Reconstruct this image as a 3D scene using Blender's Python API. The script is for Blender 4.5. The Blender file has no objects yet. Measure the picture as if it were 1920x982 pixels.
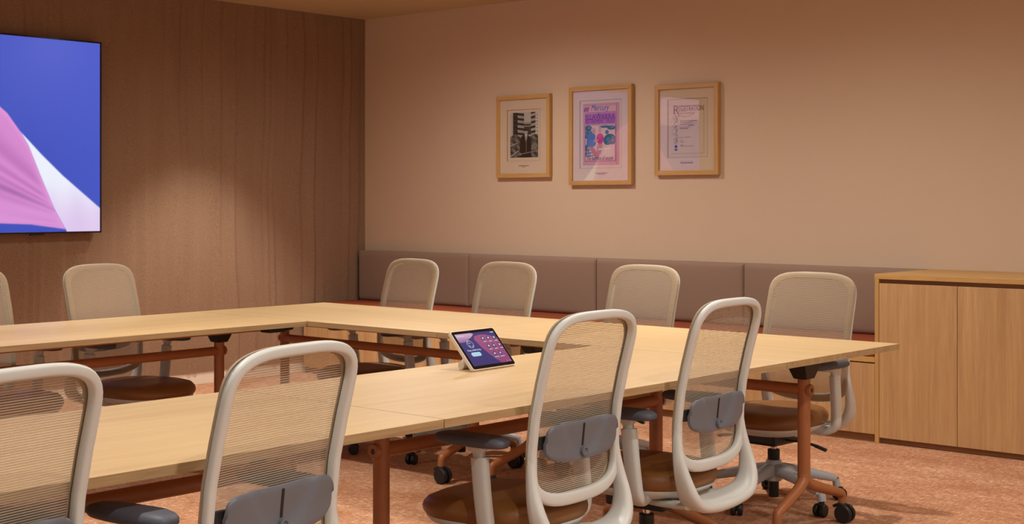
import bpy, bmesh, math, random
import numpy as np
from mathutils import Vector, Matrix
random.seed(7)
R = math.radians
scn = bpy.context.scene
C = scn.collection

# ------------------------------------------------------------------ camera, world, lights, exposure
cam_d = bpy.data.cameras.new('camera')
cam = bpy.data.objects.new('camera', cam_d); C.objects.link(cam)
cam.location = (0, 0, 1.323)
cam.rotation_euler = (R(90), 0, R(41.408 - 90))
cam_d.sensor_fit = 'HORIZONTAL'; cam_d.sensor_width = 36.0
cam_d.lens = 36.0 * 2660 / 1920
cam_d.shift_y = -(491 - 375.8) / 1920
cam_d.clip_start = 0.05
scn.camera = cam

scn.view_settings.view_transform = 'Standard'
scn.view_settings.look = 'None'
scn.view_settings.gamma = 1.0
scn.view_settings.use_curve_mapping = False
scn.view_settings.exposure = -0.1

world = bpy.data.worlds.new('World'); scn.world = world
world.use_nodes = True
world.node_tree.nodes['Background'].inputs[0].default_value = (1.0, 0.98, 0.95, 1)
world.node_tree.nodes['Background'].inputs[1].default_value = 0.50

ZC = 2.78            # ceiling height
VL = 8.47            # left (felt) wall plane, y
UR = 7.80            # right (painted) wall plane, x
# downlights in the ceiling: (x, y, watts, cone degrees)
DOWNLIGHTS = [
    (6.10, 7.55, 185, 78),
    (3.9, 7.20, 90, 74), (1.9, 7.20, 80, 74),
    (6.20, 6.30, 135, 170), (3.7, 5.00, 125, 130), (1.9, 5.20, 80, 130),
    (5.75, 3.90, 150, 168), (4.0, 3.00, 58, 130), (1.7, 3.00, 85, 130),
    (6.10, 1.40, 75, 168), (3.8, 0.80, 130, 150), (1.7, 0.80, 130, 150),
    (3.8, -0.9, 120, 150), (1.2, -0.9, 120, 150),
]
LIGHT_COL = (1.0, 0.97, 0.93)
for i, (lx, ly, w, cone) in enumerate(DOWNLIGHTS):
    ld = bpy.data.lights.new('downlight_beam', 'SPOT')
    ld.energy = w*1.68; ld.color = LIGHT_COL; ld.spot_size = R(cone)
    ld.spot_blend = 0.55 if cone < 100 else 1.0
    ld.shadow_soft_size = 0.045
    lo = bpy.data.objects.new('downlight_beam', ld); C.objects.link(lo)
    lo.location = (lx, ly, ZC - 0.012)

# ------------------------------------------------------------------ materials
def srgb(r, g, b):
    f = lambda c: (c/255/12.92) if c/255 <= .04045 else ((c/255+.055)/1.055)**2.4
    return (f(r), f(g), f(b), 1.0)

def base_mat(name):
    m = bpy.data.materials.new(name); m.use_nodes = True
    nt = m.node_tree
    return m, nt, nt.nodes, nt.links, nt.nodes['Principled BSDF']

def mat(name, col, rough=.5, metal=0., var=.06, scale=60., bump=0., bscale=None, stretch=(1, 1, 1), spec=.5, sheen=0.):
    m, nt, n, l, p = base_mat(name)
    tc = n.new('ShaderNodeTexCoord'); mp = n.new('ShaderNodeMapping'); mp.inputs['Scale'].default_value = stretch
    l.new(tc.outputs['Object'], mp.inputs['Vector'])
    nz = n.new('ShaderNodeTexNoise'); nz.inputs['Scale'].default_value = scale; nz.inputs['Detail'].default_value = 3
    l.new(mp.outputs[0], nz.inputs['Vector'])
    rp = n.new('ShaderNodeMix'); rp.data_type = 'RGBA'
    c = Vector(col[:3])
    rp.inputs['A'].default_value = (*(c*(1-var)), 1); rp.inputs['B'].default_value = (*(c*(1+var)), 1)
    l.new(nz.outputs['Fac'], rp.inputs['Factor'])
    l.new(rp.outputs['Result'], p.inputs['Base Color'])
    p.inputs['Roughness'].default_value = rough; p.inputs['Metallic'].default_value = metal
    p.inputs['Specular IOR Level'].default_value = spec
    if sheen: p.inputs['Sheen Weight'].default_value = sheen
    if bump:
        nb = n.new('ShaderNodeTexNoise'); nb.inputs['Scale'].default_value = bscale or scale*4; nb.inputs['Detail'].default_value = 4
        l.new(mp.outputs[0], nb.inputs['Vector'])
        b = n.new('ShaderNodeBump'); b.inputs['Strength'].default_value = bump; b.inputs['Distance'].default_value = .004
        l.new(nb.outputs['Fac'], b.inputs['Height']); l.new(b.outputs[0], p.inputs['Normal'])
    return m

def wood(name, light, dark, axis=0, rough=.45, fine=1.0, contrast=.5):
    """oak: streaks running along one object axis"""
    m, nt, n, l, p = base_mat(name)
    tc = n.new('ShaderNodeTexCoord'); oi = n.new('ShaderNodeObjectInfo')
    off = n.new('ShaderNodeVectorMath'); off.operation = 'SCALE'; off.inputs['Scale'].default_value = 37.0
    cmb = n.new('ShaderNodeCombineXYZ')
    for k in range(3): l.new(oi.outputs['Random'], cmb.inputs[k])
    l.new(cmb.outputs[0], off.inputs[0])
    add = n.new('ShaderNodeVectorMath'); add.operation = 'ADD'
    l.new(tc.outputs['Object'], add.inputs[0]); l.new(off.outputs[0], add.inputs[1])
    mp = n.new('ShaderNodeMapping')
    s = [1.0, 1.0, 1.0]; s[axis] = .045
    mp.inputs['Scale'].default_value = s
    l.new(add.outputs[0], mp.inputs['Vector'])
    n1 = n.new('ShaderNodeTexNoise'); n1.inputs['Scale'].default_value = 24*fine; n1.inputs['Detail'].default_value = 5; n1.inputs['Roughness'].default_value = .65; n1.inputs['Distortion'].default_value = .6
    n2 = n.new('ShaderNodeTexNoise'); n2.inputs['Scale'].default_value = 150*fine; n2.inputs['Detail'].default_value = 4
    n3 = n.new('ShaderNodeTexNoise'); n3.inputs['Scale'].default_value = 5*fine; n3.inputs['Detail'].default_value = 2; n3.inputs['Distortion'].default_value = 1.5
    for q in (n1, n2, n3): l.new(mp.outputs[0], q.inputs['Vector'])
    a = n.new('ShaderNodeMath'); a.operation = 'MULTIPLY_ADD'; a.inputs[1].default_value = .55
    l.new(n1.outputs['Fac'], a.inputs[0])
    b = n.new('ShaderNodeMath'); b.operation = 'MULTIPLY'; b.inputs[1].default_value = .2
    l.new(n2.outputs['Fac'], b.inputs[0])
    c3 = n.new('ShaderNodeMath'); c3.operation = 'MULTIPLY_ADD'; c3.inputs[1].default_value = .25
    l.new(n3.outputs['Fac'], c3.inputs[0]); l.new(b.outputs[0], c3.inputs[2]); l.new(c3.outputs[0], a.inputs[2])
    cr = n.new('ShaderNodeValToRGB')
    cr.color_ramp.elements[0].position = .5-contrast*.3; cr.color_ramp.elements[0].color = dark
    cr.color_ramp.elements[1].position = .5+contrast*.22; cr.color_ramp.elements[1].color = light
    l.new(a.outputs[0], cr.inputs[0]); l.new(cr.outputs[0], p.inputs['Base Color'])
    p.inputs['Roughness'].default_value = rough
    bp = n.new('ShaderNodeBump'); bp.inputs['Strength'].default_value = .08; bp.inputs['Distance'].default_value = .002
    l.new(a.outputs[0], bp.inputs['Height']); l.new(bp.outputs[0], p.inputs['Normal'])
    return m

M = {}
M['frame_grey'] = mat('pale_grey_plastic', srgb(207, 207, 199), .42, var=.02, bump=.05, bscale=900)
M['base_grey'] = mat('grey_base_plastic', srgb(182, 184, 184), .42, var=.02, bump=.05, bscale=900)
M['pad_grey'] = mat('slate_grey_plastic', srgb(106, 108, 114), .48, var=.03, bump=.06, bscale=700)
M['armpad'] = mat('slate_arm_pad', srgb(84, 86, 95), .55, var=.04, bump=.06, bscale=500)
M['black'] = mat('black_plastic', srgb(26, 24, 23), .45, var=.1)
M['black_gloss'] = mat('black_gloss', srgb(12, 12, 13), .12, var=.05)
M['chrome'] = mat('chrome', srgb(200, 200, 200), .15, metal=1., var=.03)
M['leather'] = mat('tan_leather', srgb(134, 86, 38), .42, var=.10, scale=9, bump=.12, bscale=320)
M['rust_metal'] = mat('rust_powder_coat', srgb(166, 102, 58), .42, var=.04, scale=30, bump=.04, bscale=900)
M['rust_vinyl'] = mat('rust_vinyl', srgb(150, 66, 34), .5, var=.06, scale=20, bump=.06, bscale=400)
M['mauve'] = mat('mauve_fabric', srgb(146, 119, 98), .85, var=.05, scale=200, bump=.15, bscale=900, sheen=.15)
M['ceil'] = mat('ceiling_paint', srgb(190, 172, 134), .8, var=.01, bump=.02)
M['paint'] = mat('tan_wall_paint', srgb(209, 182, 153), .75, var=.012, scale=8, bump=.03, bscale=500)
M['skirt'] = mat('skirting_white', srgb(226, 210, 188), .5, var=.02)
M['top_wood'] = wood('oak_table_top', srgb(212, 181, 131), srgb(190, 154, 102), 0, .42, 1.0, .8)
M['edge_wood'] = wood('oak_edge_band', srgb(190, 160, 114), srgb(150, 118, 78), 0, .5, 2.5, .7)
M['cab_wood'] = wood('oak_veneer', srgb(206, 165, 113), srgb(166, 121, 77), 2, .45, 1.5, .75)
M['cab_edge'] = wood('oak_cabinet_edge', srgb(208, 164, 98), srgb(176, 130, 72), 1, .45, 1.5, .7)
M['cab_edge_v'] = wood('oak_cabinet_gable', srgb(208, 164, 98), srgb(176, 130, 72), 2, .45, 1.5, .7)
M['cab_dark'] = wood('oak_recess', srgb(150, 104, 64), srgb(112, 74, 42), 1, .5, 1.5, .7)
M['frame_wood'] = wood('oak_picture_frame', srgb(206, 160, 96), srgb(178, 130, 72), 2, .45, 3., .7)
M['frame_wood_h'] = wood('oak_picture_frame_rail', srgb(206, 160, 96), srgb(178, 130, 72), 1, .45, 3., .7)
M['matboard'] = mat('cream_mat_board', srgb(226, 202, 174), .85, var=.015, scale=200)
M['paper'] = mat('certificate_paper', srgb(222, 198, 168), .8, var=.015, scale=150)
M['ink'] = mat('dark_ink', srgb(70, 52, 46), .8, var=.1)
M['ink_soft'] = mat('soft_ink', srgb(150, 122, 108), .8, var=.1)
M['ink_red'] = mat('red_ink', srgb(140, 58, 48), .8, var=.1)
M['ink_blue'] = mat('blue_ink', srgb(38, 86, 168), .8, var=.1)
M['ink_purple'] = mat('purple_ink', srgb(110, 42, 120), .8, var=.1)
M['white_plastic'] = mat('white_plastic', srgb(232, 222, 208), .4, var=.02)
M['led'] = mat('status_tab', srgb(232, 214, 120), .4, var=.02)

def felt():
    m, nt, n, l, p = base_mat('brown_felt_cladding')
    tc = n.new('ShaderNodeTexCoord')
    n1 = n.new('ShaderNodeTexNoise'); n1.inputs['Scale'].default_value = 120; n1.inputs['Detail'].default_value = 5; n1.inputs['Roughness'].default_value = .75
    mp = n.new('ShaderNodeMapping'); mp.inputs['Scale'].default_value = (1, 1, .12)
    n2 = n.new('ShaderNodeTexNoise'); n2.inputs['Scale'].default_value = 9; n2.inputs['Detail'].default_value = 3
    l.new(tc.outputs['Object'], n1.inputs['Vector']); l.new(tc.outputs['Object'], mp.inputs['Vector']); l.new(mp.outputs[0], n2.inputs['Vector'])
    ad = n.new('ShaderNodeMath'); ad.operation = 'MULTIPLY_ADD'; ad.inputs[1].default_value = .85
    sc = n.new('ShaderNodeMath'); sc.operation = 'MULTIPLY'; sc.inputs[1].default_value = .15
    l.new(n2.outputs['Fac'], sc.inputs[0]); l.new(n1.outputs['Fac'], ad.inputs[0]); l.new(sc.outputs[0], ad.inputs[2])
    cr = n.new('ShaderNodeValToRGB')
    cr.color_ramp.elements[0].position = .3; cr.color_ramp.elements[0].color = srgb(122, 92, 70)
    cr.color_ramp.elements[1].position = .7; cr.color_ramp.elements[1].color = srgb(160, 127, 100)
    l.new(ad.outputs[0], cr.inputs[0]); l.new(cr.outputs[0], p.inputs['Base Color'])
    p.inputs['Roughness'].default_value = .95; p.inputs['Specular IOR Level'].default_value = .15
    b = n.new('ShaderNodeBump'); b.inputs['Strength'].default_value = .25; b.inputs['Distance'].default_value = .003
    l.new(n1.outputs['Fac'], b.inputs['Height']); l.new(b.outputs[0], p.inputs['Normal'])
    return m
M['felt'] = felt()

def carpet():
    m, nt, n, l, p = base_mat('terracotta_carpet')
    tc = n.new('ShaderNodeTexCoord')
    def nz(scale, stretch, det=4, rot=0):
        mp = n.new('ShaderNodeMapping'); mp.inputs['Scale'].default_value = stretch; mp.inputs['Rotation'].default_value = (0, 0, rot)
        q = n.new('ShaderNodeTexNoise'); q.inputs['Scale'].default_value = scale; q.inputs['Detail'].default_value = det; q.inputs['Roughness'].default_value = .7
        l.new(tc.outputs['Object'], mp.inputs['Vector']); l.new(mp.outputs[0], q.inputs['Vector']); return q
    a = nz(130, (1, .16, 1)); b = nz(130, (.16, 1, 1)); c = nz(320, (1, 1, 1)); d = nz(5, (1, .35, 1), 3)
    mx = n.new('ShaderNodeMath'); mx.operation = 'MAXIMUM'; l.new(a.outputs['Fac'], mx.inputs[0]); l.new(b.outputs['Fac'], mx.inputs[1])
    s1 = n.new('ShaderNodeMath'); s1.operation = 'MULTIPLY_ADD'; s1.inputs[1].default_value = .62
    s2 = n.new('ShaderNodeMath'); s2.operation = 'MULTIPLY_ADD'; s2.inputs[1].default_value = .22
    s3 = n.new('ShaderNodeMath'); s3.operation = 'MULTIPLY'; s3.inputs[1].default_value = .16
    l.new(d.outputs['Fac'], s3.inputs[0]); l.new(c.outputs['Fac'], s2.inputs[0]); l.new(s3.outputs[0], s2.inputs[2])
    l.new(mx.outputs[0], s1.inputs[0]); l.new(s2.outputs[0], s1.inputs[2])
    cr = n.new('ShaderNodeValToRGB'); e = cr.color_ramp.elements
    e[0].position = .46; e[0].color = srgb(154, 101, 71)
    e[1].position = .66; e[1].color = srgb(236, 211, 180)
    k = e.new(.55); k.color = srgb(190, 138, 102)
    l.new(s1.outputs[0], cr.inputs[0]); l.new(cr.outputs[0], p.inputs['Base Color'])
    p.inputs['Roughness'].default_value = .95; p.inputs['Specular IOR Level'].default_value = .1
    bp = n.new('ShaderNodeBump'); bp.inputs['Strength'].default_value = .5; bp.inputs['Distance'].default_value = .004
    l.new(s1.outputs[0], bp.inputs['Height']); l.new(bp.outputs[0], p.inputs['Normal'])
    return m
M['carpet'] = carpet()

def mesh_fabric():
    """knitted seat-back mesh: solid horizontal threads, sheer gaps between"""
    m, nt, n, l, p = base_mat('sheer_back_mesh')
    out = n['Material Output']
    tc = n.new('ShaderNodeTexCoord'); sx = n.new('ShaderNodeSeparateXYZ'); l.new(tc.outputs['Object'], sx.inputs[0])
    nz = n.new('ShaderNodeTexNoise'); nz.inputs['Scale'].default_value = 14; l.new(tc.outputs['Object'], nz.inputs['Vector'])
    wob = n.new('ShaderNodeMath'); wob.operation = 'MULTIPLY_ADD'; wob.inputs[1].default_value = .0004
    l.new(nz.outputs['Fac'], wob.inputs[0]); l.new(sx.outputs['Z'], wob.inputs[2])
    f = n.new('ShaderNodeMath'); f.operation = 'MULTIPLY'; f.inputs[1].default_value = 1/.0056
    l.new(wob.outputs[0], f.inputs[0])
    fr = n.new('ShaderNodeMath'); fr.operation = 'FRACT'; l.new(f.outputs[0], fr.inputs[0])
    tri = n.new('ShaderNodeMath'); tri.operation = 'PINGPONG'; tri.inputs[1].default_value = .5; l.new(fr.outputs[0], tri.inputs[0])
    gt = n.new('ShaderNodeMapRange'); gt.interpolation_type = 'SMOOTHSTEP'; gt.inputs['From Min'].default_value = .12; gt.inputs['From Max'].default_value = .34; l.new(tri.outputs[0], gt.inputs['Value'])
    al = n.new('ShaderNodeMapRange'); al.inputs['To Min'].default_value = .24; al.inputs['To Max'].default_value = .80
    l.new(gt.outputs[0], al.inputs['Value'])
    p.inputs['Base Color'].default_value = srgb(196, 166, 132)
    p.inputs['Roughness'].default_value = .7
    mx = n.new('ShaderNodeMix'); mx.data_type = 'RGBA'
    mx.inputs['A'].default_value = srgb(160, 143, 121); mx.inputs['B'].default_value = srgb(196, 177, 152)
    l.new(gt.outputs[0], mx.inputs['Factor']); l.new(mx.outputs['Result'], p.inputs['Base Color'])
    l.new(al.outputs[0], p.inputs['Alpha'])
    bp = n.new('ShaderNodeBump'); bp.inputs['Strength'].default_value = .3; bp.inputs['Distance'].default_value = .001
    l.new(tri.outputs[0], bp.inputs['Height']); l.new(bp.outputs[0], p.inputs['Normal'])
    return m
M['mesh'] = mesh_fabric()
M['border'] = mat('mesh_border_fabric', srgb(166, 146, 118), .75, var=.10, scale=160, stretch=(.05, .05, 1), bump=.1, bscale=300)

def vcol(name, emit=0., rough=.7, spec=.3):
    m, nt, n, l, p = base_mat(name)
    a = n.new('ShaderNodeVertexColor'); a.layer_name = 'print'
    if emit:
        p.inputs['Base Color'].default_value = (.01, .01, .012, 1)
        l.new(a.outputs['Color'], p.inputs['Emission Color']); p.inputs['Emission Strength'].default_value = emit
    else:
        l.new(a.outputs['Color'], p.inputs['Base Color'])
    p.inputs['Roughness'].default_value = rough; p.inputs['Specular IOR Level'].default_value = spec
    return m
M['tv_screen'] = vcol('display_picture', 1.07, .25)
M['tab_screen'] = vcol('touch_screen_picture', .9, .25)
M['print'] = vcol('printed_picture')
def emis(name, col, s=1.):
    m, nt, n, l, p = base_mat(name)
    p.inputs['Base Color'].default_value = (0, 0, 0, 1)
    p.inputs['Emission Color'].default_value = col; p.inputs['Emission Strength'].default_value = s
    return m
M['ui_white'] = emis('screen_white', srgb(215, 225, 245), .9)
M['ui_dark'] = emis('screen_plum', srgb(52, 40, 84), .9)
M['ui_cyan'] = emis('screen_pale_blue', srgb(178, 218, 240), .9)
M['lens'] = emis('lamp_lens', (1, .85, .66, 1), 6.)
def glass():
    m, nt, n, l, p = base_mat('picture_glass')
    out = n['Material Output']; n.remove(p)
    t = n.new('ShaderNodeBsdfTransparent'); g = n.new('ShaderNodeBsdfGlossy'); g.inputs['Roughness'].default_value = .015
    lw = n.new('ShaderNodeLayerWeight'); lw.inputs['Blend'].default_value = .5
    pw = n.new('ShaderNodeMath'); pw.operation = 'POWER'; pw.inputs[1].default_value = 4.; l.new(lw.outputs['Facing'], pw.inputs[0])
    fr = n.new('ShaderNodeMath'); fr.operation = 'MULTIPLY_ADD'; fr.inputs[1].default_value = .9; fr.inputs[2].default_value = .10; l.new(pw.outputs[0], fr.inputs[0])
    mx = n.new('ShaderNodeMixShader'); l.new(fr.outputs[0], mx.inputs[0]); l.new(t.outputs[0], mx.inputs[1]); l.new(g.outputs[0], mx.inputs[2])
    l.new(mx.outputs[0], out.inputs[0]); return m
M['glass'] = glass()

# ------------------------------------------------------------------ mesh helpers
class MB:
    def __init__(s): s.v = []; s.f = []
    def add(s, verts, faces):
        o = len(s.v); s.v += [tuple(q) for q in verts]; s.f += [tuple(i+o for i in f) for f in faces]; return s
    def box(s, x0, x1, y0, y1, z0, z1):
        return s.add([(x0, y0, z0), (x1, y0, z0), (x1, y1, z0), (x0, y1, z0), (x0, y0, z1), (x1, y0, z1), (x1, y1, z1), (x0, y1, z1)],
                     [(0, 3, 2, 1), (4, 5, 6, 7), (0, 1, 5, 4), (1, 2, 6, 5), (2, 3, 7, 6), (3, 0, 4, 7)])
    def frustum(s, c0, h0, c1, h1):
        """box between rectangle (centre c0, half sizes h0) and (c1, h1), both horizontal"""
        q = lambda c, h: [(c[0]-h[0], c[1]-h[1], c[2]), (c[0]+h[0], c[1]-h[1], c[2]), (c[0]+h[0], c[1]+h[1], c[2]), (c[0]-h[0], c[1]+h[1], c[2])]
        return s.add(q(c0, h0)+q(c1, h1), [(0, 3, 2, 1), (4, 5, 6, 7), (0, 1, 5, 4), (1, 2, 6, 5), (2, 3, 7, 6), (3, 0, 4, 7)])
    def rings(s, rings, closed=False, cap=True):
        n = len(rings[0]); v = [q for r in rings for q in r]; f = []
        m = len(rings)
        for i in range(m if closed else m-1):
            a = i*n; b = ((i+1) % m)*n
            for j in range(n):
                k = (j+1) % n
                f.append((a+j, a+k, b+k, b+j))
        if cap and not closed:
            f.append(tuple(reversed(range(n)))); f.append(tuple((m-1)*n+j for j in range(n)))
        return s.add(v, f)
    def sweep(s, pts, a, b, ref=(0, 1, 0), closed=False, n=14, sq=2.4):
        """sweep a superellipse (half width a across, half depth b along ref) along pts"""
        P = [Vector(q) for q in pts]; N = len(P); rg = []
        for i in range(N):
            if closed: t = P[(i+1) % N]-P[i-1]
            else: t = P[min(i+1, N-1)]-P[max(i-1, 0)]
            t.normalize(); r = Vector(ref[i] if isinstance(ref, list) else ref)
            r = (r - t*r.dot(t)).normalized(); w = t.cross(r)
            aa = a[i] if isinstance(a, (list, tuple)) else a; bb = b[i] if isinstance(b, (list, tuple)) else b
            ring = []
            for k in range(n):
                th = 2*math.pi*k/n; c, q = math.cos(th), math.sin(th)
                ring.append(P[i] + w*(aa*math.copysign(abs(c)**(2/sq), c)) + r*(bb*math.copysign(abs(q)**(2/sq), q)))
            rg.append(ring)
        return s.rings(rg, closed)
    def tube(s, p0, p1, r0, r1=None, n=16):
        p0, p1 = Vector(p0), Vector(p1); d = (p1-p0).normalized()
        ref = (0, 0, 1) if abs(d.z) < .9 else (0, 1, 0)
        return s.sweep([p0, p1], [r0, r1 or r0], [r0, r1 or r0], ref, n=n, sq=2)
    def lathe(s, prof, centre=(0, 0, 0), axis='z', n=20):
        rg = []
        for r, h in prof:
            ring = []
            for k in range(n):
                th = 2*math.pi*k/n; x, y = r*math.cos(th), r*math.sin(th)
                q = (x, y, h) if axis == 'z' else ((h, x, y) if axis == 'x' else (y, h, x))
                ring.append((q[0]+centre[0], q[1]+centre[1], q[2]+centre[2]))
            rg.append(ring)
        return s.rings(rg)
    def mesh(s, name, m, smooth=True, angle=38):
        me = bpy.data.meshes.new(name); me.from_pydata(s.v, [], s.f)
        bm = bmesh.new(); bm.from_mesh(me); bmesh.ops.recalc_face_normals(bm, faces=bm.faces); bm.to_mesh(me); bm.free()
        me.materials.append(M[m] if isinstance(m, str) else m)
        if smooth:
            me.polygons.foreach_set('use_smooth', [True]*len(me.polygons)); me.set_sharp_from_angle(angle=R(angle))
        me.update(); return me
    def build(s, name, m, parent=None, smooth=True, bevel=0., seg=2, angle=38):
        o = bpy.data.objects.new(name, s.mesh(name, m, smooth, angle)); C.objects.link(o)
        if parent: o.parent = parent
        if bevel:
            b = o.modifiers.new('bevel', 'BEVEL'); b.width = bevel; b.segments = seg; b.limit_method = 'ANGLE'; b.angle_limit = R(40)
        return o

def smooth_path(pts, per=6, closed=False):
    P = [np.array(q, float) for q in pts]; N = len(P); out = []
    for i in range(N if closed else N-1):
        p0 = P[(i-1) % N] if (closed or i > 0) else 2*P[0]-P[1]
        p1 = P[i]; p2 = P[(i+1) % N]
        p3 = P[(i+2) % N] if (closed or i+2 < N) else 2*P[-1]-P[-2]
        for k in range(per):
            t = k/per
            out.append(.5*((2*p1)+(-p0+p2)*t+(2*p0-5*p1+4*p2-p3)*t*t+(-p0+3*p1-3*p2+p3)*t**3))
    if not closed: out.append(P[-1])
    return [tuple(float(z) for z in q) for q in out]

def empty(name, loc=(0, 0, 0), rz=0.):
    o = bpy.data.objects.new(name, None); C.objects.link(o); o.location = loc; o.rotation_euler = (0, 0, rz)
    o.empty_display_size = .1; return o
def tag(o, label=None, cat=None, group=None, kind=None):
    if label: o['label'] = label
    if cat: o['category'] = cat
    if group: o['group'] = group
    if kind: o['kind'] = kind
    return o
def copy_tree(o, parent=None):
    c = o.copy(); C.objects.link(c); c.parent = parent
    for ch in list(o.children): copy_tree(ch, c)
    return c
def box(name, m, parent, x0, x1, y0, y1, z0, z1, bevel=.002, smooth=False):
    """box object with its origin at its own centre"""
    cx, cy, cz = (x0+x1)/2, (y0+y1)/2, (z0+z1)/2
    o = MB().box(x0-cx, x1-cx, y0-cy, y1-cy, z0-cz, z1-cz).build(name, m, parent, smooth=False, bevel=bevel)
    o.location = (cx, cy, cz); return o
def text(name, s, size, m, parent, loc, rot, shear=0., width=None, align='CENTER', depth=.0002, spacing=1.):
    cu = bpy.data.curves.new(name, 'FONT'); cu.body = s; cu.size = size; cu.shear = shear; cu.align_x = align; cu.extrude = depth
    cu.space_character = spacing; cu.resolution_u = 3
    t = bpy.data.objects.new(name+'_curve', cu); C.objects.link(t)
    dg = bpy.context.evaluated_depsgraph_get(); dg.update()
    me = bpy.data.meshes.new_from_object(t.evaluated_get(dg)); me.name = name
    bpy.data.objects.remove(t); bpy.data.curves.remove(cu)
    if width and len(me.vertices):
        xs = [v.co.x for v in me.vertices]; k = width/(max(xs)-min(xs))
        for v in me.vertices: v.co.x *= k
    me.materials.clear(); me.materials.append(M[m])
    o = bpy.data.objects.new(name, me); C.objects.link(o); o.parent = parent; o.location = loc; o.rotation_euler = rot
    return o
def colour_grid(name, w, h, nx, ny, func, m, parent, loc, rot):
    """flat picture: a grid in local XY (x right, y up) with a colour at each vertex; func(s, t) -> sRGB 0..255"""
    xs = np.linspace(0, 1, nx); ys = np.linspace(0, 1, ny)
    S, T = np.meshgrid(xs, ys)
    col = np.clip(np.stack(func(S, T), -1)/255., 0, 1)
    lin = np.where(col <= .04045, col/12.92, ((col+.055)/1.055)**2.4)
    rgba = np.concatenate([lin, np.ones_like(lin[..., :1])], -1).reshape(-1, 4).astype(np.float32)
    v = np.stack([(S-.5)*w, (T-.5)*h, 0*S], -1).reshape(-1, 3)
    i = np.arange(nx*ny).reshape(ny, nx)
    f = np.stack([i[:-1, :-1], i[:-1, 1:], i[1:, 1:], i[1:, :-1]], -1).reshape(-1, 4)
    me = bpy.data.meshes.new(name); me.from_pydata(v.tolist(), [], f.tolist())
    ca = me.color_attributes.new('print', 'FLOAT_COLOR', 'POINT'); ca.data.foreach_set('color', rgba.ravel())
    me.materials.append(M[m]); me.update()
    o = bpy.data.objects.new(name, me); C.objects.link(o); o.parent = parent; o.location = loc; o.rotation_euler = rot
    return o

# ------------------------------------------------------------------ the room
X0, Y0 = -2.0, -2.6
def struct(name, o): tag(o, kind='structure'); o.name = name; return o
struct('floor', box('floor', 'carpet', None, X0-.1, UR+.1, Y0-.1, VL+.1, -.06, 0, bevel=0))
ceil = struct('ceiling', box('ceiling', 'ceil', None, X0-.1, UR+.1, Y0-.1, VL+.1, ZC, ZC+.06, bevel=0))
struct('wall_right', box('wall_right', 'paint', None, UR, UR+.1, Y0-.1, VL+.1, 0, ZC, bevel=0))
struct('baseboard_left', box('baseboard_left', 'skirt', None, X0, UR, VL-.004, VL+.02, 0, .115, bevel=0))

# felt cladding with long meandering vertical folds
def felt_wall():
    rng = np.random.RandomState(5)
    edges = [X0-.3]
    while edges[-1] < UR+.4: edges.append(edges[-1]+rng.choice([.055, .08, .10, .13, .17]))
    edges = np.array(edges); amp = rng.uniform(.005, .015, len(edges))
    xs = np.concatenate([np.arange(X0, 3., .06), np.arange(3., UR+.001, .0095), [UR]]); zs = np.concatenate([[.085], np.linspace(.12, ZC, 44)])
    X, Z = np.meshgrid(xs, zs)
    W = X + .016*np.sin(1.9*Z+1.7*X) + .008*np.sin(4.3*Z-2.6*X+1) + .004*np.sin(8.1*Z+4*X)
    k = np.clip(np.searchsorted(edges, W)-1, 0, len(edges)-2)
    fr = (W-edges[k])/(edges[k+1]-edges[k])
    A = amp[k]*(.55+.45*np.sin(1.1*Z+k*1.7))
    H = A*np.where(fr < .86, fr/.86, (1-fr)/.14)
    Y = VL - .010 - H
    nx, nz = len(xs), len(zs)
    v = np.stack([X, Y, Z], -1).reshape(-1, 3); i = np.arange(nx*nz).reshape(nz, nx)
    f = np.stack([i[:-1, :-1], i[:-1, 1:], i[1:, 1:], i[1:, :-1]], -1).reshape(-1, 4)
    mb = MB(); mb.v = [tuple(q) for q in v.tolist()]; mb.f = [tuple(q) for q in f.tolist()]
    # back and lower return so the cladding has thickness
    mb.add([(X0, VL+.02, .085), (UR, VL+.02, .085), (UR, VL+.02, ZC), (X0, VL+.02, ZC)], [(0, 1, 2, 3)])
    o = len(mb.v)
    mb.v += [(x, VL+.02, .085) for x in xs]
    mb.f += [(j, o+j, o+j+1, j+1) for j in range(nx-1)]
    me = bpy.data.meshes.new('wall_left'); me.from_pydata(mb.v, [], mb.f); me.materials.append(M['felt'])
    me.polygons.foreach_set('use_smooth', [True]*len(me.polygons)); me.set_sharp_from_angle(angle=R(60))
    ob = bpy.data.objects.new('wall_left', me); C.objects.link(ob); return ob
struct('wall_left', felt_wall())

trim_me = MB().lathe([(.062, .0), (.062, -.006), (.05, -.008), (.046, 0)], n=24).mesh('downlight_trim', 'white_plastic')
lens_me = MB().lathe([(.044, -.001), (.044, -.003)], n=20).mesh('downlight_lens', 'lens')
for lx, ly, w, cone in DOWNLIGHTS:
    for nm, me in (('downlight_trim', trim_me), ('downlight_lens', lens_me)):
        o = bpy.data.objects.new(nm, me); C.objects.link(o); o.parent = ceil
        o.location = Vector((lx, ly, ZC)) - ceil.location

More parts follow.
